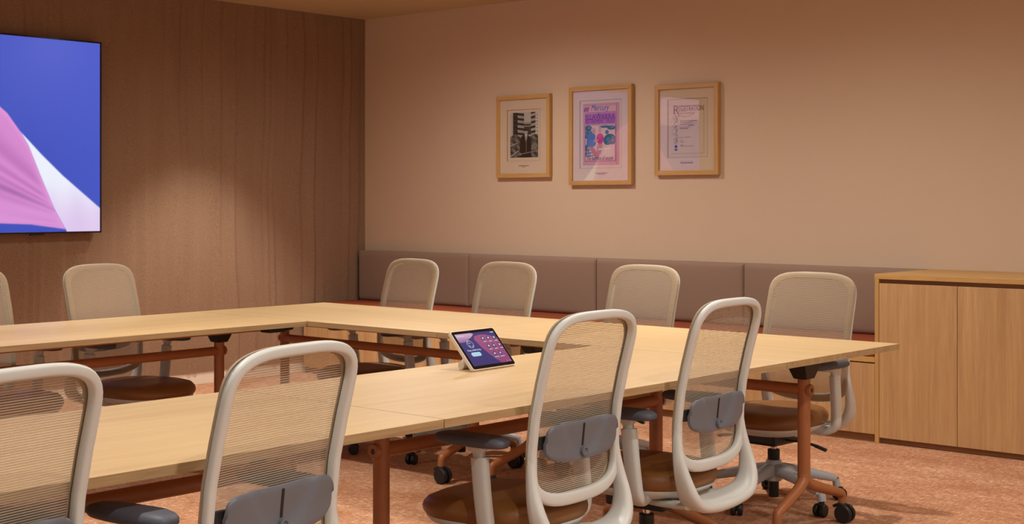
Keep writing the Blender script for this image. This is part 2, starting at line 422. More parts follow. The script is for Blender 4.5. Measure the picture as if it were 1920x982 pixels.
# ------------------------------------------------------------------ folding tables (local: length on X, end at x=0; width on Y, centred)
TH = .73; TW = .90; TL = 1.80
def make_table():
    t = empty('folding_table')
    x0, x1 = .0015, TL-.0015
    box('tabletop', 'top_wood', t, x0, x1, -TW/2, TW/2, TH-.025, TH, bevel=.0012)
    eb = MB()
    e = .0006
    eb.box(x0-e, x1+e, -TW/2-e, -TW/2+.0005, TH-.0246, TH-.0009); eb.box(x0-e, x1+e, TW/2-.0005, TW/2+e, TH-.0246, TH-.0009)
    eb.box(x0-e, x0+.0005, -TW/2, TW/2, TH-.0246, TH-.0009); eb.box(x1-.0005, x1+e, -TW/2, TW/2, TH-.0246, TH-.0009)
    eb.build('edge_band', 'edge_wood', t, smooth=False)
    uf = MB()
    for s in (-1, 1): uf.box(.10, TL-.10, s*.33-.012, s*.33+.012, TH-.043, TH-.025)
    uf.build('underframe', 'rust_metal', t, smooth=False, bevel=.002)
    MB().tube((.19, 0, .568), (TL-.19, 0, .568), .0225, n=20).build('beam', 'rust_metal', t)
    for s in (0, 1):
        cx = .19 if s == 0 else TL-.19; o = -1 if s == 0 else 1     # o points to the table's end
        MB().frustum((cx, 0, .612), (.03, .032), (cx, 0, TH-.026), (.05, .085)).build('bracket', 'black', t, smooth=False, bevel=.004)
        leg = MB()
        leg.lathe([(.0255, .205), (.0255, .60), (.0255, .617), (.022, .619)], (cx, 0, 0), n=24)
        lg = leg.build('leg', 'rust_metal', t)
        MB().lathe([(.024, 0), (.024, .012), (.021, .016), (.009, .016), (.009, .010)], (cx, 0, .568), 'x', n=20).build('bolt_cap', 'rust_metal', lg) if o > 0 else \
            MB().lathe([(.024, 0), (.024, -.012), (.021, -.016), (.009, -.016), (.009, -.010)], (cx, 0, .568), 'x', n=20).build('bolt_cap', 'rust_metal', lg)
        bc = lg.children[0]; bc.location = (o*.019, 0, 0)
        MB().lathe([(.0088, 0), (.0088, .0015)], (cx+o*.0345, 0, .568), 'x', n=14).build('bolt_hole', 'black', lg)
        for sy in (-1, 1):
            pth = smooth_path([(cx, 0, .232), (cx+o*.002, sy*.012, .205), (cx+o*.008, sy*.06, .178), (cx+o*.020, sy*.16, .147), (cx+o*.028, sy*.235, .125), (cx+o*.030, sy*.255, .112), (cx+o*.030, sy*.258, .078)], 5)
            nn = len(pth); rr = [.0255-.0085*min(1, i/(nn-1)*1.15) for i in range(nn)]
            MB().sweep(pth, rr, rr, (1, 0, 0), n=18, sq=2).build('foot', 'rust_metal', lg)
            tx, ty = cx+o*.030, sy*.258
            cs = MB()
            for w in (-1, 1): cs.lathe([(.022, w*.006), (.036, w*.007), (.0375, w*.012), (.0375, w*.022), (.034, w*.027), (.012, w*.0275)], (tx+o*.012, ty, .0375), 'y', n=24)
            cs.tube((tx+o*.012, ty-.012, .0375), (tx+o*.012, ty+.012, .0375), .012, n=12)
            cs.lathe([(.019, .042), (.019, .078), (.016, .082)], (tx, ty, 0), n=18)
            cs.sweep([(tx-.02, ty, .05), (tx-.006, ty, .068), (tx+.014, ty, .072), (tx+.036, ty, .062)], .014, .007, (0, 0, 1), n=12)
            cs.build('caster', 'black', lg)
    return t

# ------------------------------------------------------------------ office chair (local: faces +Y, origin on the floor under the gas lift)
AX = .224; ZT = .997
def back_y(z):
    zz = [.28, .31, .36, .42, .50, .60, .70, .80, .90, 1.0]
    yy = [-.262, -.270, -.272, -.262, -.250, -.250, -.262, -.285, -.312, -.340]
    return float(np.interp(z, zz, yy))
def back_outline(scale_in=0., n_side=10):
    """closed loop (x, z) of the back, inset by scale_in"""
    a = AX-scale_in; zt = ZT-scale_in*.9; zb = .428+scale_in
    b = .12; e = 3.6; zc = zt-b; bb = .10; eb = 2.9; zcb = zb+bb
    pts = []
    for k in range(0, 33):
        th = math.pi*k/32; c, s = math.cos(th), math.sin(th)
        pts.append((a*math.copysign(abs(c)**(2/e), c), zc+b*abs(s)**(2/e)))
    for k in range(1, n_side): pts.append((-a, zc+(zcb-zc)*k/n_side))
    for k in range(0, 25):
        th = math.pi+math.pi*k/24; c, s = math.cos(th), math.sin(th)
        pts.append((a*math.copysign(abs(c)**(2/eb), c), zcb-bb*abs(s)**(2/eb)))
    for k in range(1, n_side): pts.append((a, zcb+(zc-zcb)*k/n_side))
    # resample evenly
    P = np.array(pts+[pts[0]]); d = np.r_[0, np.cumsum(np.hypot(*np.diff(P, axis=0).T))]
    q = np.linspace(0, d[-1], 121)[:-1]
    return np.stack([np.interp(q, d, P[:, 0]), np.interp(q, d, P[:, 1])], -1)

def make_chair():
    t = empty('office_chair')
    G = 'frame_grey'
    # --- back frame: ring + lower yoke
    ring = back_outline(.0135)
    fb = MB()
    path = [(x, back_y(z), z) for x, z in ring]
    aw = [.0135 + .006*max(0, min(1, (.52-z)/.07)) for x, z in ring]
    fb.sweep(path, aw, .0135, (0, 1, 0), closed=True, n=16, sq=3.0)
    half = [(.2095, -.246, .60), (.2150, -.252, .53), (.2190, -.262, .47), (.2160, -.275, .415), (.1990, -.284, .365), (.160, -.284, .332), (.085, -.278, .318), (0, -.275, .314)]
    yk = smooth_path(half + [(-x, y, z) for x, y, z in reversed(half[:-1])], 5)
    n = len(yk)
    wa = [.012+.009*math.sin(math.pi*i/(n-1)) for i in range(n)]
    wb = [.014+.040*math.sin(math.pi*i/(n-1))**2 for i in range(n)]
    fb.sweep(yk, wa, wb, (0, 1, .15), n=14, sq=2.8)
    for s in (-1, 1):
        arm = smooth_path([(s*.165, -.278, .326), (s*.140, -.22, .318), (s*.10, -.12, .308), (s*.07, -.03, .306)], 5)
        fb.sweep(arm, [.03, *([.03]*(len(arm)-2)), .03], .012, (0, 0, 1), n=12, sq=2.8)
    fb.build('back_frame', G, t, angle=60)
    # --- mesh skin over the front of the ring, wrapped round the edge
    rg = []
    def level(inset, dy): return [(x, back_y(z)+dy, z) for x, z in back_outline(inset)]
    ms = MB()
    MB().rings([level(i_, d_) for i_, d_ in ((-.0008, .006), (-.0012, .013), (.004, .0165), (.014, .018), (.027, .018), (.0272, .0165), (.014, .0160), (.003, .012))], closed=True).build('mesh_border', 'border', t, angle=70)
    for ins in (.0265, .05): rg.append(level(ins, .0175))
    base = back_outline(.05); cz = .70
    for k in (.8, .6, .4, .2):
        rg.append([(x*k, back_y(cz+(z-cz)*k)+.019, cz+(z-cz)*k) for x, z in base])
    ms.rings(rg, cap=False)
    o = len(ms.v); ms.v.append((0, back_y(cz)+.019, cz)); m0 = o-120
    ms.f += [(m0+j, m0+(j+1) % 120, o) for j in range(120)]
    ms.build('back_mesh', 'mesh', t, angle=70)
    # --- lumbar support pad behind the mesh
    lb = MB(); nx, nz = 41, 15; W = .180
    def lum(i, j, off):
        s = -1+2*i/(nx-1); s = math.sin(s*math.pi/2); q = -1+2*j/(nz-1)
        hh = .058*(1-abs(s)**5)**.28 if abs(s) < 1 else .006
        x = W*s; z = .612+.010*s*s+hh*q
        y = back_y(.612+.056*q)-.024-off + .030*max(0, abs(s)-.45)**1.5
        y += .012/(1+math.exp(-(q+.95-2.0*(s/.62)**2)/.16)) - .006
        return (x, y, z)
    ra = [[lum(i, j, 0.) for j in range(nz)] + [lum(i, j, .010 if 0 < j < nz-1 else .006) for j in reversed(range(nz))] for i in range(nx)]
    lb.rings(ra)
    lumbar = lb.build('lumbar_support', 'pad_grey', t, angle=60)
    slot = [(0, lum(20, j_, .010)[1]-.0010, lum(20, j_, .010)[2]) for j_ in range(5, 14)]
    MB().sweep(slot, .0042, .0016, (0, 1, 0), n=10, sq=3).build('slot', 'black', lumbar)
    ky = lum(20, 4, .010)[1]-.002
    kn = MB().lathe([(.004, .004), (.0125, .002), (.0145, -.006), (.0135, -.010), (.0105, -.011), (.0085, -.007), (.002, -.006)], (0, ky, .578), 'y', n=22)
    kn.build('knob', 'pad_grey', lumbar)
    for s in (-1, 1): MB().sweep([(s*.160, -.266, .622), (s*.205, back_y(.622)-.003, .622)], .020, .004, (0, 1, 0), n=10, sq=3).build('bracket', 'black', lumbar)
    # --- seat cushion
    def seat_ring(k, z, drop=0., n=56, grow=0.):
        r = []
        for i in range(n):
            th = 2*math.pi*i/n; c, s = math.cos(th), math.sin(th); e = 2.7
            x = math.copysign(abs(c)**(2/e), c); y = math.copysign(abs(s)**(2/e), s)
            hw = .218+.010*y
            yy = .012+.248*y*k
            zz = z - drop*max(0, (yy-.12)/.15)**2 - .010*max(0, yy-.0)*k
            r.append((hw*x*k, yy, zz))
        return r
    cu = MB().rings([seat_ring(.86, .352, .0), seat_ring(.945, .356, .0), seat_ring(.99, .370, .004), seat_ring(1.0, .386, .012), seat_ring(.985, .402, .02), seat_ring(.93, .416, .022), seat_ring(.8, .424, .02), seat_ring(.55, .424, .02), seat_ring(.25, .421, 0), seat_ring(.03, .420, 0)])
    cu.build('seat', 'leather', t, angle=70)
    sh = MB().rings([seat_ring(.5, .318), seat_ring(.74, .322), seat_ring(.90, .338), seat_ring(.955, .352), seat_ring(.955, .358), seat_ring(.9, .360)])
    sh.build('seat_shell', G, t, angle=60)
    # --- arms
    for s in (-1, 1):
        pst = smooth_path([(s*.150, -.085, .330), (s*.205, -.100, .328), (s*.238, -.108, .350), (s*.247, -.106, .395), (s*.250, -.098, .47), (s*.250, -.088, .572)], 5)
        nn = len(pst)
        arm = MB().sweep(pst, [.018]*nn, [.026+.002*i/nn for i in range(nn)], [(0, 1, 0)]*nn, n=14, sq=3.2).build('armrest', G, t, angle=50)
        st = MB().sweep([(s*.250, -.088, .565), (s*.250, -.085, .585), (s*.249, -.0835, .596), (s*.248, -.082, .606)], [.013, .013, .018, .024], [.019, .019, .030, .045], (0, 1, 0), n=14, sq=3)
        st.build('arm_stem', G, arm, angle=50)
        rgp = []
        for k, z in ((.80, .604), (.95, .607), (1., .614), (1., .624), (.95, .631), (.82, .636), (.5, .637), (.05, .637)):
            r = []
            for i in range(36):
                th = 2*math.pi*i/36; c, q = math.cos(th), math.sin(th); e = 3.
                x = math.copysign(abs(c)**(2/e), c)*(.044-.004*q)*(.92 if k < 1 else 1)*min(1, k*1.02); y = math.copysign(abs(q)**(2/e), q)*.132*k
                r.append((s*.244+x, -.052+y, z-.05*max(0, -y-.10)))
            rgp.append(r)
        MB().rings(rgp).build('arm_pad', 'armpad', arm, angle=60)
    # --- mechanism, lever, gas lift, base
    MB().box(-.085, .085, -.12, .12, .268, .322).build('tilt_mechanism', 'black', t, smooth=False, bevel=.012)
    lv = smooth_path([(-.07, .03, .290), (-.16, .02, .288), (-.205, .01, .280), (-.262, -.002, .262)], 4)
    MB().sweep(lv, [.005]*5+[.006]*4+[.012]*4, [.005]*5+[.006]*4+[.007]*4, (0, 0, 1), n=12).build('height_lever', 'black', t)
    lv2 = smooth_path([(.07, .06, .290), (.17, .06, .288), (.25, .06, .276)], 4)
    MB().sweep(lv2, [.005]*5+[.011]*4, [.005]*5+[.007]*4, (0, 0, 1), n=12).build('tilt_lever', 'black', t)
    gl = MB().lathe([(.0255, .190), (.0265, .192), (.0265, .236), (.024, .238)], n=22).build('gas_lift', 'black', t)
    MB().lathe([(.0135, .23), (.0135, .272)], n=18).build('piston', 'chrome', gl)
    MB().lathe([(.021, .030), (.0225, .034), (.0225, .11)], n=20).build('lower_tube', 'black', gl)
    bs = MB().lathe([(.030, .100), (.036, .104), (.040, .135), (.036, .175), (.032, .190), (.028, .193)], n=24)
    for k in range(5):
        a = 2*math.pi*k/5; d = Vector((math.cos(a), math.sin(a), 0))
        pth = smooth_path([d*.015+Vector((0, 0, .150)), d*.07+Vector((0, 0, .146)), d*.16+Vector((0, 0, .128)), d*.265+Vector((0, 0, .104)), d*.292+Vector((0, 0, .094)), d*.300+Vector((0, 0, .062))], 4)
        nn = len(pth)
        wv = [.030-.012*min(1, i/(nn*.8)) for i in range(nn)]; hv = [.030-.015*min(1, i/(nn*.75)) for i in range(nn)]
        bs.sweep(pth, wv, hv, [(0, 0, 1)]*(nn-8)+[tuple(-d*(j/8)+Vector((0, 0, 1-j/8))) for j in range(1, 9)], n=12, sq=3)
    base = bs.build('base', 'base_grey', t, angle=45)
    cm = MB()
    for w in (-1, 1): cm.lathe([(.012, w*.004), (.025, w*.005), (.0275, w*.009), (.0275, w*.020), (.024, w*.0245), (.008, w*.025)], (.012, 0, .0275), 'y', n=22)
    cm.tube((.012, -.01, .0275), (.012, .01, .0275), .01, n=10)
    cm.sweep([(-.016, 0, .035), (-.008, 0, .050), (.008, 0, .057), (.026, 0, .052)], .010, .005, (0, 0, 1), n=10)
    cm.lathe([(.011, .040), (.011, .066)], (0, 0, 0), n=14)
    cme = cm.mesh('caster', 'black')
    for k in range(5):
        a = 2*math.pi*k/5; o = bpy.data.objects.new('caster', cme); C.objects.link(o); o.parent = base
        o.location = (.300*math.cos(a), .300*math.sin(a), 0); o.rotation_euler = (0, 0, a+random.uniform(-1.5, 1.5))
    return t

# ------------------------------------------------------------------ large joinery: cabinet and bench along the right wall
CU = 7.123; CV = 3.64
def cabinet():
    t = empty('storage_cabinet', (CU, CV, 0))
    D = UR-.004-CU; N = 4; DW = .446; L = .025+N*DW+.025
    b = lambda nm, m, x0, x1, y0, y1, z0, z1, bev=.0015: box(nm, m, t, x0, x1, y0, y1, z0, z1, bev)
    b('side_panel', 'cab_edge_v', 0, D, -.024, 0, 0, .895); b('side_panel', 'cab_edge_v', 0, D, -L, -L+.024, 0, .895)
    b('cabinet_top', 'cab_edge', -.001, D, -L, .001, .895, .923)
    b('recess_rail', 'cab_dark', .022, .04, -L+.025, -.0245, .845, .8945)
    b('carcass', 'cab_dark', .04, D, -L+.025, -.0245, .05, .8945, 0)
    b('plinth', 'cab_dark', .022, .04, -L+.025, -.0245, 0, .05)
    for k in range(N):
        y1 = -.025-k*DW-.0015; b('door', 'cab_wood', 0, .020, y1-DW+.003, y1, .032, .872, .001)
    tag(t, 'oak storage cabinet with flat doors at the right end of the bench', 'cabinet')
cabinet()
def bench():
    y0, y1 = CV+.002, VL-.045
    t = empty('wall_bench', (CU, (y0+y1)/2, 0)); h = (y1-y0)/2; D = UR-.004-CU
    box('bench_rail', 'cab_edge', t, .004, .03, -h, h, .437, .467)
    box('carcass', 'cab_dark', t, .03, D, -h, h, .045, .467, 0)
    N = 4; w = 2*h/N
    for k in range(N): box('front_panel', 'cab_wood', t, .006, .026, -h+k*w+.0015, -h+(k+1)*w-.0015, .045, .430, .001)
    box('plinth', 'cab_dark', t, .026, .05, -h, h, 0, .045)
    tag(t, 'long built-in oak bench with rust vinyl seat along the painted wall', 'bench')
    edges = [h, h-1.2, h-2.4, h-3.6, -h]
    for k in range(4):
        box('seat_cushion', 'rust_vinyl', t, .004, D-.01, edges[k+1]+.0015, edges[k]-.0015, .4675, .531, .012).modifiers[0].segments = 4
    seams = [VL-.045, 7.221, 6.018, 4.836, CV+.004]
    labs = ['mauve upholstered back panel in the corner against the felt wall', 'mauve upholstered back panel second from the felt wall corner',
            'mauve upholstered back panel third from the felt wall corner', 'mauve upholstered back panel next to the oak cabinet']
    for k in range(4):
        a, b = seams[k+1], seams[k]
        me = cushion_mesh(b-a-.003, .392)
        o = bpy.data.objects.new('back_cushion', me); C.objects.link(o)
        o.location = (UR-.003, (a+b)/2, .532)
        tag(o, labs[k], 'cushion', 'upholstered back panels along the wall')
def cushion_mesh(w, h, d=.115):
    """upholstered slab: back at x=0, front at x=-d, width on y, height on z, puffy front"""
    nx, nz = 40, 16; mb = MB(); v = []; r = .022
    def prof(s, L):            # 0 at the edge .. 1 well inside
        e = (1-abs(s))*L/2
        return 1-(1-min(1, e/r))**2.2
    for j in range(nz+1):
        for i in range(nx+1):
            s = math.sin(math.pi/2*(-1+2*i/nx)); q = math.sin(math.pi/2*(-1+2*j/nz))
            p = math.sqrt(max(0, prof(s, w)*prof(q, h)))
            puff = .010*(1-s**4)*(1-q**4)
            v.append((-(d-.030)-.022*p-puff, s*w/2, h/2+q*h/2))
    f = []
    for j in range(nz):
        for i in range(nx):
            a = j*(nx+1)+i; f.append((a, a+1, a+nx+2, a+nx+1))
    mb.add(v, f)
    mb.add([(-(d-.030), -w/2, 0), (-(d-.030), w/2, 0), (-(d-.030), w/2, h), (-(d-.030), -w/2, h), (0, -w/2, 0), (0, w/2, 0), (0, w/2, h), (0, -w/2, h)],
           [(0, 1, 5, 4), (1, 2, 6, 5), (2, 3, 7, 6), (3, 0, 4, 7), (4, 5, 6, 7)])
    return mb.mesh('back_cushion', 'mauve', angle=50)
bench()

# ------------------------------------------------------------------ tables in a hollow rectangle
proto_t = make_table()
tables = [  # start (x, y), direction, label
    ((5.0225, 2.684), 90, 'oak table at the right end of the row beside the bench, with corner jutting out'),
    ((5.0225, 4.484), 90, 'oak table filling the far corner between the felt wall and the bench'),
    ((2.768, 3.136), 0, 'near oak table carrying the touch panel, to the right of the seam'),
    ((.966, 3.136), 0, 'nearest oak table at lower left behind the two leftmost chairs'),
    ((2.768, 5.825), 0, 'far left oak table in front of the wall display'),
]
for i, ((x, y), a, lab) in enumerate(tables):
    t = proto_t if i == 0 else copy_tree(proto_t)
    t.location = (x, y, 0); t.rotation_euler = (0, 0, R(a))
    tag(t, lab, 'table', 'folding tables in a hollow rectangle')
    if i == 4:
        l = box('edge_latch', 'black', t, 1.585, 1.68, -.43, -.36, TH-.046, TH-.0255, .003)

# ------------------------------------------------------------------ chairs
proto_c = make_chair()
chairs = [  # x, y, rotation (rad), star base rotation (world deg), label
    (1.386, 2.886, .179, 68, 'leftmost of the four near chairs, seen from behind, cut off by the left edge'),
    (2.054, 2.832, .153, 50, 'near mesh chair seen from behind, second from left, in front of the left table'),
    (3.295, 2.917, .054, 10, 'near mesh chair seen from behind just right of the touch panel'),
    (4.004, 2.908, .071, 40, 'near mesh chair seen from behind, rightmost of the four, in front of the table corner'),
    (5.410, 3.245, 1.53, 36.5, 'mesh chair facing the table next to the oak cabinet, rightmost along the bench'),
    (5.510, 4.265, 1.49, 60, 'mesh chair along the bench, second from the oak cabinet'),
    (5.310, 5.030, 1.45, 25, 'mesh chair along the bench directly behind the touch panel'),
    (5.260, 5.690, 1.46, 0, 'mesh chair along the bench nearest the felt wall corner'),
    (4.100, 6.090, 3.28, 36, 'mesh chair facing us in front of the felt wall below the display corner'),
    (3.400, 6.150, 3.24, 50, 'mesh chair against the felt wall, only a sliver at the far left edge'),
]
for i, (x, y, r, br, lab) in enumerate(chairs):
    t = proto_c if i == 0 else copy_tree(proto_c)
    t.location = (x, y, 0); t.rotation_euler = (0, 0, r)
    for ch in t.children:
        if ch.name.startswith('base'): ch.rotation_euler = (0, 0, R(br)-r)
    tag(t, lab, 'chair', 'mesh office chairs around the tables')

# ------------------------------------------------------------------ wall display
def lerp(a, b, t): return a+(b-a)*t
def sm(x, a, b):
    t = np.clip((x-a)/(b-a), 0, 1); return t*t*(3-2*t)
def mixc(c0, c1, k): return [a*(1-k)+b*k for a, b in zip(c0, c1)]
def tv_picture(S, T):
    z = 0*S
    c = mixc([z+60, z+80, z+186], [z+86, z+98, z+202], sm(T, .2, 1.0)*sm(S, .3, 1.))
    c = mixc(c, [z+70, z+88, z+200], .5*sm(S, .75, 1))
    # big pink petal
    top = np.interp(S, [0, .12, .25, .36, .45, .544, .597, .637, .678, .702, .741, .768, .809, .851, .887, .95], [.10, .25, .48, .66, .76, .778, .743, .689, .640, .606, .518, .445, .279, .116, .011, -.2])
    bot = np.interp(S, [0, .2, .45, .678, .775, .887, 1], [.02, .05, .055, .046, .038, .011, -.05])
    k = sm(top-T, -.003, .006)*sm(T-bot, -.003, .006)
    d = top-T
    fan = np.arctan2(T-.02, .98-S)
    stri = np.sin(fan*46+3*np.sin(fan*9))*.5+.5
    pk = mixc([z+214, z+138, z+206], [z+176, z+104, z+172], .55*stri*sm(d, .0, .12)*sm(.75-d, .0, .5))
    pk = mixc(pk, [z+224, z+150, z+214], sm(-d, -.05, 0))
    pk = mixc(pk, [z+150, z+92, z+156], .55*np.exp(-((fan-.62)/.05)**2)*sm(S, .5, .72))
    pk = mixc(pk, [z+218, z+150, z+216], .7*sm(.22-T, 0, .15))
    c = mixc(c, pk, k)
    # white petal
    wt = np.interp(S, [.735, .741, .809, .877, .995, 1.02], [.518, .518, .401, .294, .131, .10])
    kw = sm(wt-T, -.003, .006)*sm(T-top, -.004, .004)*(S > .738)
    wst = np.sin((S*1.0-.9)*60/(1.05-T))*.5+.5
    wh = mixc([z+236, z+240, z+252], [z+222, z+196, z+236], sm(.30-T, 0, .28)*.85)
    wh = mixc(wh, [z+206, z+184, z+226], .25*wst*sm(.35-T, 0, .3))
    c = mixc(c, wh, kw)
    # pale lobe in the upper left of the picture
    u = (S-.12)/.24; ed = .93+.09*np.cos(u*1.2); eb = .80-.035*np.sin(u*3)
    kb = sm(ed-T, -.003, .006)*sm(T-eb, -.003, .01)*sm(.36-S, 0, .06)
    pb = mixc([z+236, z+186, z+222], [z+210, z+150, z+204], np.sin(T*90+S*20)*.25+.25)
    c = mixc(c, pb, kb)
    return c
TVU, TVW, TVB, TVT = 5.331, 2.271, 1.108, 2.387
def display():
    t = empty('wall_display', (TVU-TVW/2, VL-.03, TVB)); h = TVT-TVB
    yf = -.058
    box('rear_housing', 'black', t, -TVW/2+.012, TVW/2-.012, -.045, -.005, .012, h-.012, .004)
    b = .0105
    for nm, a in (('bezel', (-TVW/2, TVW/2, 0, b)), ('bezel', (-TVW/2, TVW/2, h-b, h)), ('bezel', (-TVW/2, -TVW/2+b, b, h-b)), ('bezel', (TVW/2-b, TVW/2, b, h-b))):
        box(nm, 'black_gloss', t, a[0], a[1], yf, -.020, a[2], a[3], .001)
    colour_grid('screen', TVW-2*b, h-2*b, 420, 230, tv_picture, 'tv_screen', t, (0, yf+.004, h/2), (R(90), 0, 0))
    box('sensor_bar', 'black', t, .62, .72, -.05, -.03, -.012, .001, .003)
    tag(t, 'large wall display showing pink and white petals on blue', 'display')
display()

# ------------------------------------------------------------------ framed pictures
def art_photo(S, T):
    z = 0*S
    g = z+205-90*sm(S, .0, .2)*0
    sky = z+196
    g = sky
    # tower on the left with dark balconies
    tower = (S > .08+.10*(1-T)*0) & (S < .46)
    g = np.where(tower, 186, g)
    ph = (T*9.3+S*.9) % 1
    g = np.where((S > .10) & (S < .27) & (T > .42), 34+30*(ph > .75), g)
    g = np.where((S >= .27) & (S < .50) & (T > .45), np.where(ph < .45, 36, 190-60*S), g)
    g = np.where((S >= .74) & (T > .38) & (S < .90), np.where((T*9.3-S*1.2) % 1 < .5, 40, 178), g)
    g = np.where((S >= .90) & (T > .42), 205-60*((T*14) % 1 < .2), g)
    g = np.where((S >= .50) & (S < .74) & (T > .78), 196, g)
    g = np.where((S >= .50) & (S < .74) & (T <= .78) & (T > .5), np.where((T > .68) & ((T*10) % 1 > .4), 168, 60), g)
    # lower street
    low = T < .46+.05*np.sin(S*9)
    g = np.where(low, 92+46*np.sin(S*23+T*31)*np.sin(T*17-S*7), g)
    g = np.where((T < .36) & (np.abs(T-.16-.45*S+.14) < .012) & (S < .3), 190, g)
    g = np.where((T < .36) & (np.abs(T-.26-.25*S) < .012) & (S < .25), 170, g)
    g = np.where((S > .74) & (((S-.86)/.10)**2+((T-.24)/.07)**2 < 1), 130, g)
    # man in a dark suit
    sh = np.interp(T, [0, .1, .35, .46, .50, .52], [.20, .21, .20, .15, .08, .03])
    g = np.where((np.abs(S-.55) < sh) & (T < .52), 16, g)
    g = np.where((np.abs(S-.57) < .045*np.clip((T-.30)/.2, 0, 1)) & (T < .515) & (T > .28), 214, g)
    g = np.where((np.abs(S-.575) < .013) & (T < .48) & (T > .12), 120, g)
    g = np.where(((S-.565)/.062)**2+((T-.555)/.048)**2 < 1, 176, g)
    g = np.where((((S-.56)/.070)**2+((T-.592)/.032)**2 < 1) & (T > .585), 22, g)
    g = np.where(((S-.36)/.04)**2+((T-.075)/.03)**2 < 1, 140, g)
    g = np.where((np.abs(T-.03-.12*S) < .008) & (S > .2), 150, g)
    return [g*1.0, g*.96, g*.90]
def art_poster(S, T):
    z = 0*S
    c = [z+212, z+158, z+142]
    def put(k, col):
        nonlocal c
        k = k.astype(float); c = [a*(1-k)+b*k for a, b in zip(c, col)]
    put((T > .865) & (T < .955) & (S > .03) & (S < .95), (226, 176, 160))
    for q, col in ((.055, (40, 92, 170)), (.10, (196, 60, 90)), (.14, (150, 60, 130))):
        put((np.abs(S-q-(T-.91)*.55) < .017) & (T > .87) & (T < .945), col)
    put((np.abs(T-.853) < .004) & (S > .05) & (S < .9), (90, 110, 160))
    put((T > .665) & (T < .838) & (S > .05) & (S < .9), (192, 110, 172))
    put((T > .06) & (T < .655) & (S > .05) & (S < .9), (168, 88, 130))
    i = (T > .075) & (T < .645) & (S > .07) & (S < .88)
    put(i, (226, 196, 172))
    def ell(x, y, rx, ry, col, ang=0):
        ca, sa = math.cos(ang), math.sin(ang); dx, dy = (S-x), (T-y)*1.8
        put(i & (((dx*ca+dy*sa)/rx)**2+((-dx*sa+dy*ca)/(ry*1.8))**2 < 1), col)
    for x, y, rx, ry in ((.15, .60, .10, .05), (.16, .53, .09, .04), (.11, .47, .05, .04), (.78, .60, .12, .035), (.60, .62, .16, .02), (.74, .43, .15, .07), (.68, .40, .12, .08), (.80, .38, .09, .05), (.12, .28, .06, .07), (.14, .18, .08, .05)):
        ell(x, y, rx, ry, (60, 104, 108))
        ell(x+.02, y+.012, rx*.5, ry*.5, (92, 134, 122))
    ell(.66, .53, .05, .035, (88, 120, 140))
    for q in range(5): put(i & (np.abs(S-.12-.04*q-(T-.2)*.25) < .008) & (T > .13) & (T < .30), (220, 200, 196))
    for q in range(3): put(i & (np.abs(T-.15-.05*q-.1*(S-.2)) < .006) & (S > .09) & (S < .32), (70, 80, 110))
    # man in a blue shirt, woman in a magenta shirt
    ell(.30, .22, .06, .14, (206, 128, 110), .5); ell(.40, .17, .05, .12, (206, 128, 110), -.25)
    ell(.46, .28, .07, .12, (214, 140, 120), -.15)
    ell(.22, .42, .11, .11, (88, 122, 176), -.35); ell(.26, .36, .10, .06, (98, 132, 186)); ell(.20, .48, .06, .05, (88, 122, 176))
    ell(.30, .555, .055, .045, (216, 150, 132)); ell(.28, .585, .06, .022, (190, 170, 164))
    ell(.47, .43, .10, .085, (206, 52, 116)); ell(.46, .47, .07, .04, (222, 72, 132))
    ell(.465, .565, .045, .040, (222, 160, 142)); ell(.465, .60, .05, .018, (206, 176, 152)); ell(.36, .40, .07, .02, (218, 150, 130), .3)
    put(i & (np.abs(T-.245-.03*S) < .012) & (S > .42) & (S < .75), (232, 214, 200))
    for q in (.52, .60, .72): put(i & (np.abs(S-q) < .008) & (T < .24) & (T > .11), (226, 206, 190))
    put(i & (T < .115), (222, 176, 160))
    # the back page edge on the right
    put((S > .90) & (S < .94), (196, 140, 128))
    return c
